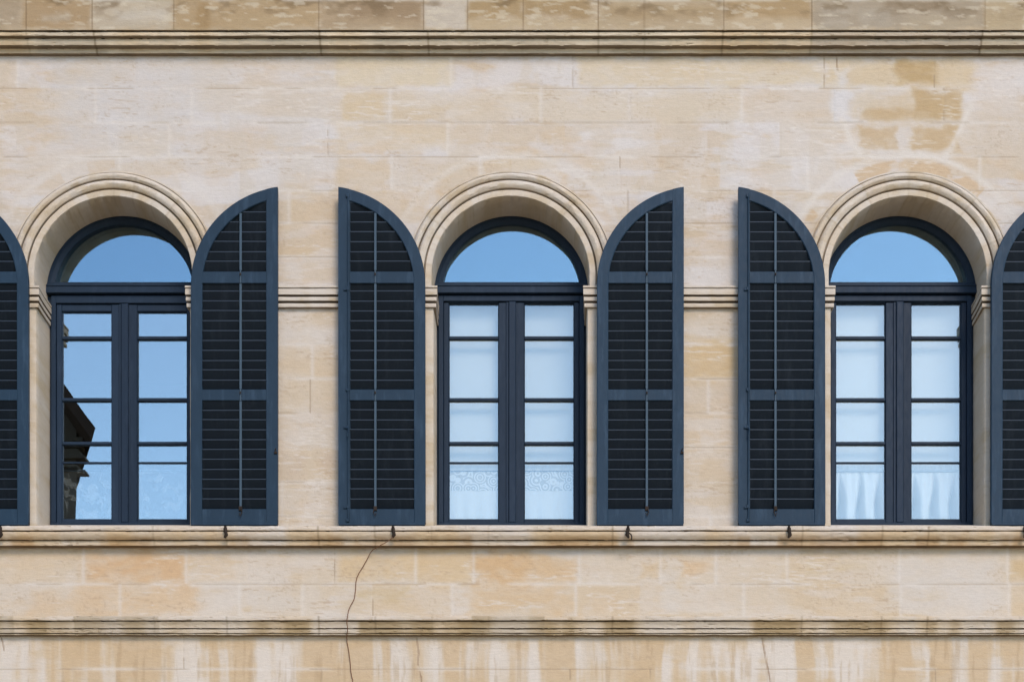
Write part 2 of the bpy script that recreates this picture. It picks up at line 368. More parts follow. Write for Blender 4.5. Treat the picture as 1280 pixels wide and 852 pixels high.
def grid_mesh(name, P, color, drop=None, smooth=True, angle=28):
    """P: (rows, cols, 3) points, color: (rows*cols,3) -> quad mesh with the 'stone' colour attribute"""
    r, c, _ = P.shape
    I = np.arange(r*c).reshape(r,c)
    q = np.stack([I[:-1,:-1],I[:-1,1:],I[1:,1:],I[1:,:-1]],-1).reshape(-1,4)
    if drop is not None: q = q[~drop.ravel()]
    me = bpy.data.meshes.new(name)
    me.vertices.add(r*c); me.vertices.foreach_set('co', P.reshape(-1).astype(np.float32))
    me.loops.add(q.size); me.loops.foreach_set('vertex_index', q.ravel().astype(np.int32))
    me.polygons.add(len(q)); me.polygons.foreach_set('loop_start', (np.arange(len(q))*4).astype(np.int32))
    a = me.attributes.new('stone','FLOAT_COLOR','POINT')
    a.data.foreach_set('color', np.concatenate([color, np.ones((len(color),1))],1).ravel().astype(np.float32))
    me.update(calc_edges=True); me.validate()
    if smooth:
        me.polygons.foreach_set('use_smooth', np.ones(len(me.polygons),bool)); me.set_sharp_from_angle(angle=R(angle))
    return me

# ------------------------------------------------------------------ THE STONE BUILDING
bld = empty('stone_building', (0,0,0))
tag(bld, 'pale weathered limestone building with arched windows, moulded string courses and dark blue louvred shutters', 'building')
XL, XR = -640.0, 1920.0
xs = np.concatenate([np.arange(XL,-40,20), np.arange(-40,1320,1.45), np.arange(1320,XR+1,20)])
ys = np.concatenate([np.arange(-420,30,30), [30], np.arange(60,862,1.45), np.arange(870,VY+EYE/S,24), [VY+EYE/S]])
GX, GY = np.meshgrid(xs, ys)
colw = stone(GX, GY)
rel = JM['m']*.0018 + (fbm(GX.ravel()/60, GY.ravel()/24, 4, 5)-.5)*.006 + (fbm(GX.ravel()/7, GY.ravel()/5, 3, 6)-.5)*.0022
P = np.zeros(GX.shape+(3,)); P[...,0]=X(GX); P[...,2]=Z(GY); P[...,1]=rel.reshape(GX.shape)
mx = (GX[:-1,:-1]+GX[1:,1:])/2; my=(GY[:-1,:-1]+GY[1:,1:])/2
wx_, wz_ = X(mx), Z(my)
drop = np.zeros(mx.shape,bool)
ZSILL = Z(657.0,-.13)
for cx in CX:
    dx = np.abs(wx_-X(cx))
    drop |= (np.hypot(dx, wz_-ZC) < RIN+.155) & (wz_>=ZC-.02)
    drop |= (dx < HW+.02) & (wz_<ZC) & (wz_>ZSILL-.02)
    drop |= (dx < .79) & (wz_<ZC) & (wz_>Z(356))
drop |= (wz_<Z(361.5)) & (wz_>Z(384.5))
link('facade_wall', grid_mesh('facade_wall', P, colw, drop), M_STONE, bld)

# horizontal mouldings -------------------------------------------------
def profile_pts(faces, ztop=None):
    """faces going down: (proj_top, proj_bottom, py_bottom [, bulge | 'g' for a sunk quirk painted darker]); returns (p, z, grime and shade)"""
    pts=[]; z=ztop; prev=None
    for q_,f in enumerate(faces):
        p0,p1,pyb = f[:3]; g = len(f)>3 and f[3]=='g'; bul = f[3] if len(f)>3 and not g else 0
        zb = Z(pyb, -(faces[q_+1][0] if g and q_+1 < len(faces) else p1))
        if g and prev is not None: pts.append((prev-.005, z, 1))
        if prev is not None and not g and pts[-1][2]==1: pts.append((p0-.005, z, 1))
        n = 7 if bul or p0!=p1 else 2
        for i in range(n):
            t=i/(n-1); pts.append((p0+(p1-p0)*t+bul*math.sin(math.pi*t), z+(zb-z)*t, 1 if g else 0))
        z=zb; prev=p1
    pts.append((prev-.005, z, 1))
    return pts
GRIME_SHADE = np.array([.085,.055,.028])  # brown grime together with painted shade, for undersides and sunk quirks
def long_moulding(name, faces, ztop, kind, back=-.02, x0=XL, x1=XR, step=2.2, chip=.003):
    pr = profile_pts(faces, ztop); pr = [(back, ztop, 0)] + pr + [(back, pr[-1][1], 1)]
    # densify long flats a little, keep edges crisp by doubling
    xs = np.concatenate([np.arange(x0,-40,30), np.arange(-40,1320,step), np.arange(1320,x1+1,30)])
    rows=[]; cols=[]
    for j,(p,z,g) in enumerate(pr):
        n1 = (fbm(xs/9+j*3.1, np.full_like(xs,j*1.7+ztop), 3, 2)-.5)*2*chip*(0 if p<=back else 1)
        n2 = (fbm(xs/30+j*2.1, np.full_like(xs,j*.9+2*ztop), 3, 5)-.5)*2*chip*(0 if p<=back else 1)
        nick = sstep(.66,.80,fbm(xs/5+j*1.3+ztop*7, np.full_like(xs,j*.5), 3, 7))*(0 if p<=back else 1)
        y = -(p+n1-nick*.006); zz = z+n2+nick*.003*(1 if j%2 else -1)
        rows.append(np.stack([X(xs), y, np.full_like(xs,0)+zz],-1))
        py = VY-(zz-EYE)/(S*(D+y)/D); cols.append(mix(stone(xs, py, kind), GRIME_SHADE, g*(.58+.34*fbm(xs/25, np.full_like(xs,j*1.1), 3, 4))))
    P = np.stack(rows); C = np.concatenate(cols)
    return link(name, grid_mesh(name, P, C, None, True, 40), M_STONE, bld)
# frieze face as a finer grid so that its stains show
fx = np.concatenate([np.arange(XL,-40,30), np.arange(-40,1320,1.6), np.arange(1320,XR+1,30)]); fy = np.concatenate([np.arange(-400,-20,20), np.arange(-20,37,1.6),[37.5]])
FX,FY = np.meshgrid(fx,fy); PF=np.zeros(FX.shape+(3,)); PF[...,0]=X(FX); PF[...,2]=Z(FY,-.16)
PF[...,1]=-.16+((fbm(FX.ravel()/30,FY.ravel()/14,4,5)-.5)*.008).reshape(FX.shape)*(FY<36)
link('frieze', grid_mesh('frieze', PF, stone(FX,FY,'frieze')), M_STONE, bld)
zf = Z(37.5,-.16)
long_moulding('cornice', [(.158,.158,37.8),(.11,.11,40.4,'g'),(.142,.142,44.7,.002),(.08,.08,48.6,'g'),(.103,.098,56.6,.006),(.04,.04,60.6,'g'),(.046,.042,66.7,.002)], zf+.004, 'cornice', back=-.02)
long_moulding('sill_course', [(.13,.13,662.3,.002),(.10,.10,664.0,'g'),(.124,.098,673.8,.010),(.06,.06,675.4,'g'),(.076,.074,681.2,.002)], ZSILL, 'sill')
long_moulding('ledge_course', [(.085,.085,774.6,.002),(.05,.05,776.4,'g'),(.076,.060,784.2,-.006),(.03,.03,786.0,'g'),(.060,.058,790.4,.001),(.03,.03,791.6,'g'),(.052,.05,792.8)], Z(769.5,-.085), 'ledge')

# string course, turning round the jambs as capitals --------------------
SP = [(.052,.052,359.4,.002),(.03,.03,360.7,'g'),(.050,.050,367.9,.001),(.0,.0,371.0,'g'),(.042,.042,375.6,.002),(-.004,-.004,379.0,'g'),(.034,.034,383.6,.002)]
zst = Z(356.8,-.052)
spr = [(-.02,zst,0)]+profile_pts(SP,zst)+[(-.02,profile_pts(SP,zst)[-1][1]-.002,1)]
def string_piece(xa, xb, endL, endR):
    """moulding from opening edge xa to opening edge xb; endL/R: turns into the reveal there"""
    px = np.linspace(xa, xb, max(8,int((xb-xa)/(S*2.5))))
    path=[]   # (x,y, nx,ny): offset direction per unit projection
    if endL: path += [(xa,REV+.02,-.4,0),(xa,REV*.66,-.4,0),(xa,REV*.33,-.45,0),(xa,0,-.6,-1)]
    path += [(x,0,0,-1) for x in (px[1:-1] if endL and endR else (px[1:] if endL else px[:-1]))]
    if endR: path += [(xb,0,.6,-1),(xb,REV*.33,.45,0),(xb,REV*.66,.4,0),(xb,REV+.02,.4,0)]
    path=np.array(path); rows=[]; cols=[]
    for j,(p,z,g) in enumerate(spr):
        n1=(fbm(path[:,0]*14+j*2, path[:,1]*14+j,3,2)-.5)*.004*(p>0)
        x=path[:,0]+path[:,2]*p; y=path[:,1]+path[:,3]*(p+n1)
        rows.append(np.stack([x,y,np.full_like(x,z)+n1*.5],-1))
        cols.append(mix(stone(x/S+VX+y*30, np.full_like(x,VY-(z-EYE)/S),'arch'), GRIME_SHADE if g else np.array([.16,.11,.06]), np.full(len(x), .58 if g else .05)))  # quirks and undersides darkened in colour, dirt plus painted shade
    return link('string_course', grid_mesh('string_course', np.stack(rows), np.concatenate(cols), None, True, 40), M_STONE, bld)
edges=[X(XL)]+[e for cx in CX for e in (X(cx)-HW, X(cx)+HW)]+[X(XR)]
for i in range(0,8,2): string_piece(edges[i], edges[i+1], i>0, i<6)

# archivolts and jambs ---------------------------------------------------
APROF = [(-REV-.06,.640),(-.10,.640),(.012,.640),(.020,.645),(.021,.690),(-.014,.692),(-.014,.704),(.024,.706),(.038,.718),(.043,.732),(.038,.748),(.024,.757),(.020,.760),(-.012,.762),(-.012,.768),(.030,.770),(.042,.780),(.045,.790),(.041,.800),(.030,.808),(.020,.811),(-.006,.812),(-.006,.818),(.012,.819),(.013,.829),(-.02,.831)]
APROF = [(p, r if r<.705 else .705+(r-.705)*1.16) for p,r in APROF]
def archivolt(cx):
    x0 = X(cx); zb = zst-.004
    dn = np.linspace(zb, ZC, 8)[:-1]; an = np.linspace(math.pi, 0, 150)
    path=[(x0,z,-1.0,0.0) for z in dn]+[(x0,ZC,math.cos(a),math.sin(a)) for a in an]+[(x0,z,1.0,0.0) for z in dn[::-1]]
    path=np.array(path); rows=[]; cols=[]
    for j,(p,r) in enumerate(APROF):
        n1=(fbm(np.arange(len(path))/5.+j*.4, np.full(len(path),j*.8+cx),3,2)-.5)*.007*(p>.0)
        x=path[:,0]+path[:,2]*r; z=path[:,1]+path[:,3]*r; y=np.full(len(path),-p)-n1
        rows.append(np.stack([x,y,z],-1)); cc_=stone(x/S+VX+max(0,-p-.05)*40, VY-(z-EYE)/S, 'arch'); cols.append(mix(cc_, GRIME_SHADE, np.full(len(x), .45 if -.05<p<-.001 else 0.)))  # grime and shade painted into the arch quirks
    P=np.stack(rows)
    # refine the soffit rows for colour
    link('archivolt', grid_mesh('archivolt', P, np.concatenate(cols), None, True, 32), M_STONE, bld)
    for sgn in (-1,1):
        zt = spr[-1][1]+.02; zz=np.arange(ZSILL-.01, zt, .014); zz=np.append(zz,zt)
        pr=[(REV+.06,0),(.2,0),(.08,0),(0.0,0),(-.012,.006),(-.014,.05),(-.014,.095),(-.010,.10),(.02,.10)]
        rows=[];cols=[]
        for (y,o) in pr:
            x=np.full(len(zz), x0+sgn*(HW+o)); 
            n1=(fbm(zz*9, np.full(len(zz),y*30+cx),3,4)-.5)*.004
            rows.append(np.stack([x+n1*sgn,np.full(len(zz),y)+n1,zz],-1))
            c=stone(x/S+VX+y*60, VY-(zz-EYE)/S,'arch')
            cols.append(c)
        P=np.stack(rows)
        if sgn>0: P=P[:,::-1]; cols=[c[::-1] for c in cols]
        link('jamb', grid_mesh('jamb', P, np.concatenate(cols), None, True, 40), M_STONE, bld)
    # sloping stone sill in the opening
    xx=np.linspace(x0-HW-.02,x0+HW+.02,120); rows=[];cols=[]
    for (y,z) in [(-.128,ZSILL-.001),(-.125,ZSILL+.004),(0,ZSILL+.04),(REV-.01,Z(655.8,REV-.01)),(REV+.14,Z(655.8,REV)),(REV+.14,ZSILL-.05)]:
        rows.append(np.stack([xx,np.full_like(xx,y),np.full_like(xx,z)],-1)); cols.append(stone(xx/S+VX,np.full_like(xx,656+y*4),'sill'))
    link('window_sill', grid_mesh('window_sill', np.stack(rows), np.concatenate(cols)), M_STONE, bld)
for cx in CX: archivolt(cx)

# closed body of the building (interior, side walls, roof) ---------------
b=MB(); xa,xb=X(XL),X(XR); ztop=Z(-400)
zlow, zup = Z(720), ZC+.95
b.box(xa,xb,5.0,5.3,0,ztop); b.build('back_wall', M_DARK, bld)
for q in (xa,xb-.3):
    b=MB(); b.box(q,q+.3,.02,5.0,0,ztop); b.build('side_wall', M_DARK, bld)
b=MB(); b.box(xa+.3,xb-.3,.03,5.0,zlow-.2,zlow); b.build('interior_floor', M_DARK, bld)
b=MB(); b.box(xa+.3,xb-.3,.03,5.0,zup,zup+.2); b.build('interior_ceiling', M_DARK, bld)
b=MB(); b.box(xa-.3,xb+.3,-.55,5.6,ztop,ztop+.2,.02); b.build('roof', M_ROOF, bld)
# partition walls and lining behind the facade, between the windows
for xm in (X(390),X(886)):
    b=MB(); b.box(xm-.1,xm+.1,.40,5.0,zlow,zup); b.build('partition_wall', M_DARK, bld)

# ------------------------------------------------------------------ WINDOWS
def arc(x0, r, y, n=64, z0=None):
    out=[]
    for i in range(n+1):
        a=math.pi-math.pi*i/n; out.append((x0+r*math.cos(a), y, ZC+r*math.sin(a)))
    return out
def window(idx, cx):
    x0=X(cx); left = idx==0
    FY0=.345                      # face of the casement frame
    sc=S*(D+FY0)/D
    zt=lambda py,y=FY0: Z(py,y)
    f=MB()
    # arched outer frame: face, splay, bead
    prof=[(.332,.650),(.332,.618),(.338,.612),(.350,.588),(.352,.584),(.352,.578),(.47,.578),(.47,.65)]
    zdn=zt(353)
    rows=[]
    for (y,r) in prof:
        a=arc(x0,r,y); rows.append([(x0-r,y,zdn-.02)]+a+[(x0+r,y,zdn-.02)])
    for A,Bq in zip(rows[:-1],rows[1:]): f.strip(A,Bq)
    # square frame below: jambs, head, bottom
    hf=.606
    ztr0=zt(367.5,.322); zb=zt(655.6,REV)
    for s in (-1,1):
        a,c=sorted((x0+s*(HW+.03),x0+s*hf)); f.box(a,c,.372,.46,zb,ztr0)                 # dark rebate strip
        a,c=sorted((x0+s*hf,x0+s*(hf-.040))); f.box(a,c,FY0,.46,zb+.026,ztr0,.003)
    hy = 378.5 if left else 376
    f.box(x0-hf+.04,x0+hf-.04,FY0+.001,.46,zt(hy),ztr0,.003)
    f.box(x0-hf,x0+hf,FY0-.012,.462,zb,zb+.024,.004)
    w=f.build('window', M_FRAME, bld)
    tag(w, ['window frame of the left arched window','window frame of the middle arched window','window frame of the right arched window'][idx])
    # transom
    t=MB(); yT=.315
    t.box(x0-RIN-.01,x0+RIN+.01,yT,.47,Z(365.6,yT),Z(354.6,yT),.003)
    t.box(x0-RIN-.01,x0+RIN+.01,yT+.018,.468,Z(354.7,yT),Z(351.2,yT),.003)
    t.box(x0-RIN-.01,x0+RIN+.01,yT-.008,.471,Z(357.4,yT),Z(356.2,yT),.002)
    t.build('transom', M_FRAME, w)
    # casements
    g0,g1 = 16.0*sc-.0, 78.4*sc            # glass inner / outer edge from the centre, metres
    gx=X(cx)
    cen = X(639.3-638+cx,0)-X(cx)           # tiny offset of meeting stile
    gtop = zt(389.5,.375) if left else zt(378,.365)
    gbot = zt(648.2,.365)
    for s in (-1,1):
        c=MB(); y=.362
        xi,xo=gx+s*g0, gx+s*g1; xm=gx+s*.010; xe=gx+s*(hf-.042)
        a,b_=sorted((xi,xm)); c.box(a,b_,y,.41,gbot-.036,zt(hy)-.004,.004)
        a,b_=sorted((xo,xe)); c.box(a,b_,y,.41,gbot-.036,zt(hy)-.004,.004)
        a,b_=sorted((xi,xo)); 
        c.box(a,b_,y+.002,.41,gbot-.036,gbot,.004)
        c.box(a,b_,y+.004,.41,gtop,zt(hy)-.004,.004)
        # inner glazing bead (a thin shadow line round the panes)
        for py,th in ((422,3.9),(499,3.9),(553.6,3.9),(577.4,1.7)):
            zz=zt(py,.37); hh=th*sc/2
            c.box(a,b_,.368 if th>2 else .378,.405,zz-hh,zz+hh,.004 if th>2 else .001)
        bw=.006
        c.box(a,a+bw,.380,.405,gbot,gtop); c.box(b_-bw,b_,.380,.405,gbot,gtop)
        c.box(a+bw,b_-bw,.381,.405,gtop-bw,gtop); c.box(a+bw,b_-bw,.381,.405,gbot,gbot+bw*.6)
        cc=c.build('casement', M_FRAME, w)
        p=MB(); p.box(a-.004,b_+.004,.392,.398,gbot-.004,gtop+.004); p.build('pane', M_GLASS_C if left else M_GLASS_P, w)
    m=MB(); m.box(gx-.026+.004,gx+.034+.004,.338,.372,gbot-.036,zt(hy)-.005,.006); m.box(gx-.044,gx-.0225,.352,.3725,gbot-.036,zt(hy)-.006,.003)
    m.build('meeting_stile', M_FRAME, w)
    # fanlight pane
    p=MB(); r=.583; A=[(x,0,z) for (x,_,z) in arc(x0,r,0)]; A=[(x0-r,0,zdn-.02)]+A+[(x0+r,0,zdn-.02)]
    A=[(x,.402-(z-zdn)*math.tan(R(LEAN[idx])),z) for x,_,z in A]; Bq=[(x,y+.006,z) for x,y,z in A]
    n=len(A); p.add(A+Bq,[tuple(range(n)),tuple(range(n,2*n))[::-1]]+[(i,(i+1)%n,n+(i+1)%n,n+i) for i in range(n)])
    p.build('fanlight_pane', M_GLASS_F, w)
    # lining closing the gap between frame and rooms
    for s in (-1,1):
        l=MB(); a,c2=sorted((x0+s*(HW-.004),x0+s*(HW+.14))); l.box(a,c2,.462,.50,zb-.1,ZC+.1)
        l.build('inner_lining', M_DARK, w)
    return w, gx, g0, g1, gtop, gbot
WIN=[window(i,cx) for i,cx in enumerate(CX)]

# blinds and lace --------------------------------------------------------
def cloth(name, xa, xb, ya, z0, z1, folds, amp, m, rod=None, pinch=False):
    nx,nz=90,26; P=[]; F=[]
    for j in range(nz+1):
        t=j/nz; z=z1+(z0-z1)*t
        for i in range(nx+1):
            u=i/nx; x=xa+(xb-xa)*u
            if pinch:
                d=((u*folds+.08*math.sin(3*u+9*xa))%1.0)-.5+.04*math.sin(7*t+5*u); wd=.06+.15*max(0,t-.05)
                y=ya+amp*math.exp(-abs(d/wd)**1.6)*min(1,max(0,(t-.02)*1.7))+.004*math.sin(u*40)
            else: y=ya+amp*math.sin(u*folds*2*math.pi+.6*math.sin(5*u))*(.25+.75*t)
            P.append((x,y,z))
    for j in range(nz):
        for i in range(nx): k=j*(nx+1)+i; F.append((k,k+1,k+nx+2,k+nx+1))
    me=bpy.data.meshes.new(name); me.from_pydata(P,[],F); me.polygons.foreach_set('use_smooth',[True]*len(F))
    o=link(name,me,m); return o
lace=[('floral','sheer flowered lace half curtain in the left casement of the left window','sheer lace half curtain with faint flowers in the right casement of the left window'),
      ('rings','lace half curtain with a band of rings in the left casement of the middle window','lace half curtain with a band of rings in the right casement of the middle window'),
      ('plain','plain white gathered half curtain in the left casement of the right window','plain white gathered half curtain in the right casement of the right window')]
for i,(w,gx,g0,g1,gt,gb) in enumerate(WIN):
    for k,s in enumerate((-1,1)):
        a,b_=sorted((gx+s*(g0-.02),gx+s*(g1+.02)))
        yc=.425; zr=Z(588.5,yc); ztp=Z(579,yc)
        root=empty('lace_curtain',((a+b_)/2,yc,gb-.02)); 
        tag(root, lace[i][1+k], 'curtain', 'half curtains behind the lower panes')
        def under(o):
            o.parent=root; o.location=(-(a+b_)/2,-yc,-(gb-.02)); return o
        pat=lace[i][0]
        if i==0: under(cloth('cloth',a,b_,yc,gb-.03,zr,3,.006,M_LACE['floral'])); under(cloth('heading',a,b_,yc+.002,zr,ztp,3,.004,M_LACE['floral']))
        elif i==1:
            zm=Z(613,yc)
            under(cloth('cloth',a,b_,yc,gb-.03,zm,4,.006,M_LACE['plain'])); under(cloth('lace_band',a,b_,yc,zm,zr,3,.004,M_LACE['rings'])); under(cloth('heading',a,b_,yc,zr,ztp,6,.004,M_LACE['plain']))
        else:
            under(cloth('cloth',a,b_,yc,gb-.03,zr,3,.17,M_LACE['plain'],pinch=True)); under(cloth('heading',a,b_,yc+.002,zr,ztp,9,.004,M_LACE['plain']))
        r=MB(); r.tube([(a,yc-.006,zr),(b_,yc-.006,zr)],.004 if i<2 else .011); rr=r.build('curtain_rod',M_ROD if i<2 else M_RODL); under(rr)
    if i>0:
        bl=MB(); xa_,xb_=gx-g1-.03,gx+g1+.03
        bl.box(xa_,xb_,.478,.482,Z(578.5,.48),gt+.05)
        o=bl.build('window_blind', M_BLIND); tag(o, ['','white blind drawn down behind the glass of the middle window','white blind drawn down behind the glass of the right window'][i],'blind','drawn white blinds')

# ------------------------------------------------------------------ SHUTTERS
YB,YF=-.072,-.115       # back and front of an open shutter lying against the wall
sy=S*(D+YF)/D
def make_shutter(seed):
    rnd=random.Random(seed)
    """local x: 0 = straight outer edge, grows towards the window; local z absolute; y absolute. returns dict of meshes"""
    W=109*sy
    z=lambda py: Z(py,YF)
    a,bv=125*sy,122*sy; zc=z(354.5); xc=-16.5*sy
    def curve(off,n=34):
        A=a-off; B_=bv-off; x1=W-off; out=[]
        t0=math.acos(min(1,(0-xc)/A)) if off==0 else math.acos((13.5*sy-xc)/A)
        for i in range(n+1):
            t=t0*(1-i/n); out.append((xc+A*math.cos(t), zc+B_*math.sin(t)))
        return out
    fr=MB(); ch=.004
    zb=z(653.3); sw=13.8*sy
    # straight stile: top follows the curve
    t0=math.asin(0); ztop=zc+bv*math.sqrt(1-((0-xc)/a)**2); ztop2=zc+bv*math.sqrt(1-((sw-xc)/a)**2)
    def prism(poly,y0,y1):
        n=len(poly); A=[(x,y0,zz) for x,zz in poly]; B_=[(x,y1,zz) for x,zz in poly]
        fr.add(A+B_,[tuple(range(n)),tuple(range(n,2*n))[::-1]]+[(i,(i+1)%n,n+(i+1)%n,n+i) for i in range(n)])
    prism([(0,zb),(sw,zb),(sw,ztop2),(sw*.5,(ztop+ztop2)/2+.002),(0,ztop)],YF,YB)
    # curved stile
    outer=curve(0); inner=curve(14.2*sy)
    outer=[p for p in outer if p[0]>=sw-.0001]; outer=[(sw,ztop2)]+outer
    inner=inner
    n=len(outer)
    # resample inner to same count
    def resamp(pl,n):
        pl=np.array(pl); d=np.concatenate([[0],np.cumsum(np.hypot(*np.diff(pl,axis=0).T))]); t=np.linspace(0,d[-1],n)
        return list(zip(np.interp(t,d,pl[:,0]),np.interp(t,d,pl[:,1])))
    outer=resamp(outer,44); inner=resamp(inner,44)
    outer.append((W,zb)); inner.append((W-14.2*sy,zb))
    c=.004
    def ins(o,i,f): return [((1-f)*p[0]+f*q[0],(1-f)*p[1]+f*q[1]) for p,q in zip(o,i)]
    L0=[(x,YB,zz) for x,zz in outer]; L1=[(x,YF+c,zz) for x,zz in outer]; L2=[(x,YF,zz) for x,zz in ins(outer,inner,.05)]
    L3=[(x,YF,zz) for x,zz in ins(outer,inner,.94)]; L4=[(x,YF+c,zz) for x,zz in inner]; L5=[(x,YB,zz) for x,zz in inner]
    for A,B_ in zip([L0,L1,L2,L3,L4,L5],[L1,L2,L3,L4,L5,L0]): fr.strip(A,B_)
    fr.add([l[-1] for l in (L0,L1,L2,L3,L4,L5)],[(0,1,2,3,4,5)])
    xi0,xi1=sw-.001,W-14.2*sy+.002
    for (p0,p1) in ((339,353.6),(486.2,500),(635.5,653.3)):
        fr.box(xi0,xi1,YF+.003,YB-.004,z(p1)+(.001 if p1>650 else 0),z(p0),.003)
    # drip moulding at the foot
    fr.box(.004,W-.004,YF-.006,YB+.004,zb-.018,zb+.001,.002)
    # inner bead line along the opening
    fr.box(sw,sw+.006,YF+.012,YB,z(635),z(250))
    # louvres
    sl=MB()
    pitch=12.33*sy; th=.0075; dep=.05
    def half_at(zz):
        if zz<=zc: return W-14.2*sy
        A=a-14.2*sy; B_=bv-14.2*sy; q=1-((zz-zc)/B_)**2
        return xc+A*math.sqrt(q) if q>0 else -1
    for (top,bot) in ((252,338.5),(354,486),(500.4,635)):
        k=0; py=bot-1.5
        first={338.5:326.5,486:474.6,635:623}[bot]
        py=first
        while py>top-8:
            zf_=z(py); xe=min(max(half_at(zf_-.078)-.001,0), (W if zf_+.01<=zc else xc+a*math.sqrt(max(0,1-((zf_+.01-zc)/bv)**2)))-.006)
            if xe>sw+.02:
                y0,y1=YF+.010+rnd.uniform(-.001,.0015),YB-.001; dz=.078+rnd.uniform(-.003,.006); zf_+=rnd.uniform(-.0022,.0022); sag=rnd.uniform(-.002,.002)
                # slat: front top edge lit, falls away to the back
                sl.add([(sw+.003,y0,zf_),(xe,y0,zf_+sag),(xe,y0,zf_+th+sag),(sw+.003,y0,zf_+th),
                        (sw+.003,y1,zf_-dz),(xe,y1,zf_-dz),(xe,y1,zf_+th-dz),(sw+.003,y1,zf_+th-dz)],
                       [(0,1,2,3),(7,6,5,4),(0,4,5,1),(3,2,6,7),(0,3,7,4),(1,5,6,2)])
            py-=12.33
        # topmost slat hidden behind the rail above
        zf_=z(py); 
        if top>300:
            xe=half_at(zf_)-.001
            sl.add([(sw+.003,YF+.012,zf_),(xe,YF+.012,zf_),(xe,YB-.001,zf_-.075),(sw+.003,YB-.001,zf_-.075)],[(0,1,2,3)])
    slm=sl.mesh('louvre_slats'); slm.materials.append(M_SLAT); slm.materials.append(M_EDGE)
    for p_ in slm.polygons:
        if abs(p_.normal.y)>.9 and p_.area<.009: p_.material_index=1
    rod=MB(); xr=46.3*sy
    ztr=zc+ (bv-14.2*sy)*math.sqrt(1-((xr-xc)/(a-14.2*sy))**2)
    for (p0,p1) in ((None,338),(354.5,486),(501,637)):
        rod.box(xr-.0095,xr+.0095,YF-.004,YF+.009,z(p1),(ztr-.004 if p0 is None else z(p0)),.003)
    rod.box(xr-.005,xr+.005,YF-.006,YF+.002,z(486),z(354.5) if False else z(500.5),.001); rod.box(xr-.005,xr+.005,YF-.006,YF+.002,z(354),z(338),.001)
    la=MB(); guides=[]
    for q,py in enumerate((341.5,489.5)):
        gd=MB(); gd.tube([(xr,YF+.004,z(py)),(xr,YF-.014,z(py+1)),(xr,YF-.012,z(py+3))],.006); guides.append(gd.mesh('rod_guide'))
    la.box(xr-.014,xr+.014,YF-.010,YF+.002,z(638),z(632.5),.003)
    la.tube([(xr-.002,YF-.008,z(634)),(xr-.014,YF-.014,z(640)),(xr,YF-.016,z(645.5)),(xr+.008,YF-.012,z(641))],.0038)
    es=MB(); xe=12.4*sy
    es.tube([(xe,YF-.010,z(243)),(xe,YF-.010,z(652))],.0052)
    for py in (245,361,487,534,633,650):
        es.box(xe-.016,xe+.008,YF-.014,YF,z(py+2.0),z(py-2.0),.002)
    for py in (362,534,634): es.box(xe-.034,xe-.014,YF-.012,YF+.001,z(py+1.5),z(py-1.2),.002)
    es.tube([(xe-.004,YF-.014,z(534)),(xe+.006,YF-.03,z(538)),(xe-.004,YF-.03,z(547))],.005)
    ca=MB(); ca.box(.004,.026,YF-.012,YF,z(567),z(564.5),.002); ca.tube([(.020,YF-.006,z(565)),(.012,YF-.022,z(561))],.004)
    return dict(rod_guide=guides[0],rod_guide2=guides[1],shutter=fr.mesh('shutter'),louvre_slats=slm,tilt_rod=rod.mesh('tilt_rod'),rod_latch=la.mesh('rod_latch'),bolt_rod=es.mesh('bolt_rod'),wall_catch=ca.mesh('wall_catch'))
def flip(me):
    for v in me.vertices: v.co.x=-v.co.x
    me.flip_normals(); return me
MATS=dict(rod_guide=M_IRON,rod_guide2=M_IRON,shutter=M_SHUT,tilt_rod=M_ROD,rod_latch=M_IRON,bolt_rod=M_SHUT,wall_catch=M_IRON)
def place_shutter(px, flipped, lab):
    src=make_shutter(int(px))
    for k,me in src.items():
        if flipped: flip(me)
        if k in MATS: me.materials.append(MATS[k])
    o=bpy.data.objects.new('shutter',src['shutter']); COL.objects.link(o); o.parent=bld; o.location=(X(px,YF),0,0); o['label']=lab
    o['group']='open louvred shutters beside the windows'
    for k in ('louvre_slats','tilt_rod','rod_latch','rod_guide','rod_guide2')+(('bolt_rod',) if not flipped else ('wall_catch',)):
        c=bpy.data.objects.new(k.rstrip('2'),src[k]); COL.objects.link(c); c.parent=o
place_shutter(-73.5,False,'left shutter of the left window, cut by the edge of the picture')
place_shutter(347,True,'right shutter of the left window')
place_shutter(422.8,False,'left shutter of the middle window, with a long bolt rod')
place_shutter(854.8,True,'right shutter of the middle window')
place_shutter(923,False,'left shutter of the right window, with a long bolt rod')
place_shutter(1348,True,'right shutter of the right window, cut by the edge of the picture')

# shutter stays on the sill ---------------------------------------------
def stay(px,var):
    y=-.134; x=X(px,y); z=lambda py: Z(py,y)
    m=MB()
    m.tube([(x,-.10,z(659)),(x,y-.012,z(659.5)),(x,y-.02,z(661)),(x+.004*var,y-.018,z(665)),(x+.008*var,y-.016,z(668.5)),(x-.006*var,y-.014,z(672.5))],[.009,.012,.016,.013,.016,.008],8)
    m.tube([(x-.012,y-.012,z(664)),(x+.014,y-.014,z(667))],.006,6)
    m.tube([(x,y-.012,z(658)),(x,y-.012,z(660.5))],.011,8)
    if var<0: m.tube([(x+.004,y-.016,z(667)),(x+.022,y-.018,z(667.8)),(x+.030,y-.018,z(671)),(x+.026,y-.016,z(675))],.0055,6)
    m.build('shutter_stay', M_IRON, bld, True)
for px,v in ((1,1),(282,1),(491.5,1),(785,-1),(986,1),(1280.5,1)): stay(px,v)

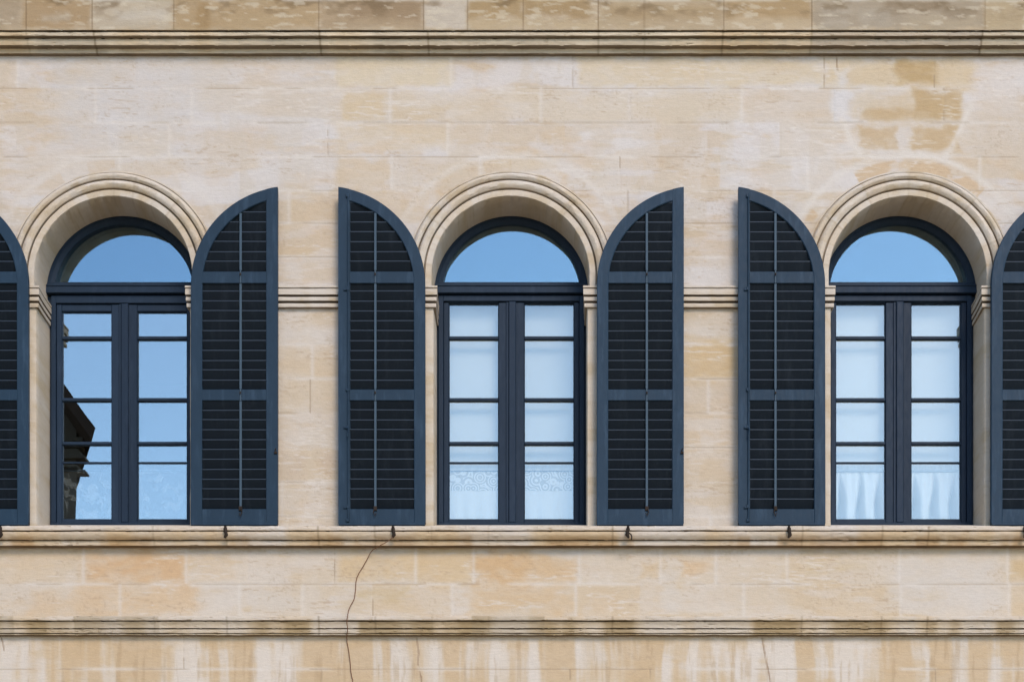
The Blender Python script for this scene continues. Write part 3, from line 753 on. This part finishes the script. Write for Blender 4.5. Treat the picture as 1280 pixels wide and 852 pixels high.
# hanging cable -----------------------------------------------------------
pts=[(492,663,-.155),(490.5,671,-.155),(485,676,-.15),(477,680,-.125),(470,684.5,-.09),(463.7,690,-.03),(453.6,707,-.012),(448,718,-.01),(445,727,-.01),(442.6,747,-.01),(437,760,-.02),(434.6,767,-.06),(434.2,771,-.112),(434,778,-.112),(434,786,-.09),(433.8,794,-.05),(434,801,-.012),(437,825,-.01),(439.5,842,-.01),(441,852,-.01),(442,880,-.01),(440,930,-.01),(441,1000,-.01)]
P3=[]
for i in range(len(pts)-1):
    p0=np.array(pts[max(i-1,0)],float);p1=np.array(pts[i],float);p2=np.array(pts[i+1],float);p3=np.array(pts[min(i+2,len(pts)-1)],float)
    for k in range(4):
        t=k/4; q=.5*((2*p1)+(-p0+p2)*t+(2*p0-5*p1+4*p2-p3)*t*t+(-p0+3*p1-3*p2+p3)*t**3)
        y=float(q[2]); P3.append((X(q[0]+.5*math.sin(i*2.3+k),y),y,Z(q[1],y)))
cb=MB(); cb.tube(P3,.0032,6)
tag(cb.build('cable',M_CABLE,None,True),'thin brown cable hanging from the iron stay below the middle window\'s left shutter','cable')

# ------------------------------------------------------------------ STREET + HOUSE ACROSS IT (seen reflected)
g=MB(); g.box(-400,400,-400,400,-.5,0.0); tag(g.build('ground',M_STREET),kind='structure')
hs=empty('gabled_house',(-14,-20.5,0)); tag(hs,'dark gabled house across the street, its roof edge reflected in the left window','house')
def child(mb,name,m):
    o=mb.build(name,m); o.parent=hs; o.location=(14,20.5,0); return o
L_=35.0; yh=-(L_-D)
LP=35.8                               # camera - glass - house
def RX(px): return (px-VX)*S/D*LP
def RZ(py): return EYE+(VY-py)*S/D*LP
m=MB(); xw=RX(95.5); zt_=RZ(520)
m.add([(-24,yh,0),(xw,yh,0),(xw-3.8,yh-10,0),(-24,yh-10,0),(-24,yh,zt_),(xw,yh,zt_),(xw-3.8,yh-10,zt_),(-24,yh-10,zt_)],[(0,3,2,1),(4,5,6,7),(0,1,5,4),(1,2,6,5),(2,3,7,6),(3,0,4,7)]); child(m,'wall',M_OPP)
# roof slab with overhanging eave
ex,ez=RX(127),RZ(546); ax_,az_=RX(70),RZ(466); sl_=(az_-ez)/(ax_-ex); rx=-16.5; rz=ez+sl_*(rx-ex)
m=MB(); t=.42
poly=[(ex,ez),(rx,rz),(2*rx-ex,ez),(2*rx-ex,ez-t*.6),(rx,rz-t*1.7),(ex-.06,ez-t*.55)]
n=len(poly); A=[(x,yh+.5,z) for x,z in poly]; Bq=[(x-4.0,yh-10.4,z) for x,z in poly]
m.add(A+Bq,[tuple(range(n)),tuple(range(n,2*n))[::-1]]+[(i,(i+1)%n,n+(i+1)%n,n+i) for i in range(n)])
m.add([(xw,yh-.01,RZ(530)),(rx,yh-.01,rz-.5),(-24,yh-.01,RZ(530))],[(0,1,2)])
child(m,'roof',M_ROOF)
m=MB()
for (py,w_,h) in ((548,104,5),(555,101,5),(562,99,4),(571,107,3),(566,102,5),(585,101,3),(588,107,2.5),(582,98,8)):
    m.box(xw-1.3,RX(w_),yh-.3,yh+.08,RZ(py+h),RZ(py),.02)
child(m,'cornice',M_OPP)

# ------------------------------------------------------------------ CAMERA, LIGHT, SKY
cam=bpy.data.cameras.new('camera'); co=bpy.data.objects.new('camera',cam); COL.objects.link(co); scene.camera=co
co.location=(0,-D,EYE); co.rotation_euler=(R(90),0,0)
cam.sensor_width=36; cam.lens=36*D/(1280*S); cam.shift_x=(640-VX)/1280; cam.shift_y=(VY-426)/1280; cam.clip_end=1000
SUN_EL, SUN_AZ = 36.0, -21.0     # azimuth: degrees left of the camera's back (negative: right)
az=R(180+SUN_AZ)                # compass style, from +Y clockwise -> behind the camera
d=np.array([math.sin(az)*math.cos(R(SUN_EL)), math.cos(az)*math.cos(R(SUN_EL)), math.sin(R(SUN_EL))])
sl=bpy.data.lights.new('sun','SUN'); sl.energy=1.15; sl.angle=R(22); sl.color=(1,.84,.69)
so=bpy.data.objects.new('sun',sl); COL.objects.link(so)
from mathutils import Vector
so.rotation_euler=Vector(tuple(d)).to_track_quat('Z','Y').to_euler(); so.location=(0,-20,30)
wd=bpy.data.worlds.new('World'); scene.world=wd; wd.use_nodes=True
N=wd.node_tree.nodes; L=wd.node_tree.links
sk=N.new('ShaderNodeTexSky'); sk.sky_type='NISHITA'; sk.sun_disc=False; sk.sun_elevation=R(SUN_EL); sk.sun_rotation=az
sk.altitude=200; sk.air_density=1.0; sk.dust_density=.3; sk.ozone_density=2.0
bg=N['Background']; L.new(sk.outputs[0],bg.inputs[0]); bg.inputs[1].default_value=.14
vs=scene.view_settings; vs.view_transform='Standard'; vs.look='None'; vs.gamma=1; vs.exposure=1.1; vs.use_curve_mapping=False
scene.cycles.max_bounces=8; scene.cycles.transparent_max_bounces=12
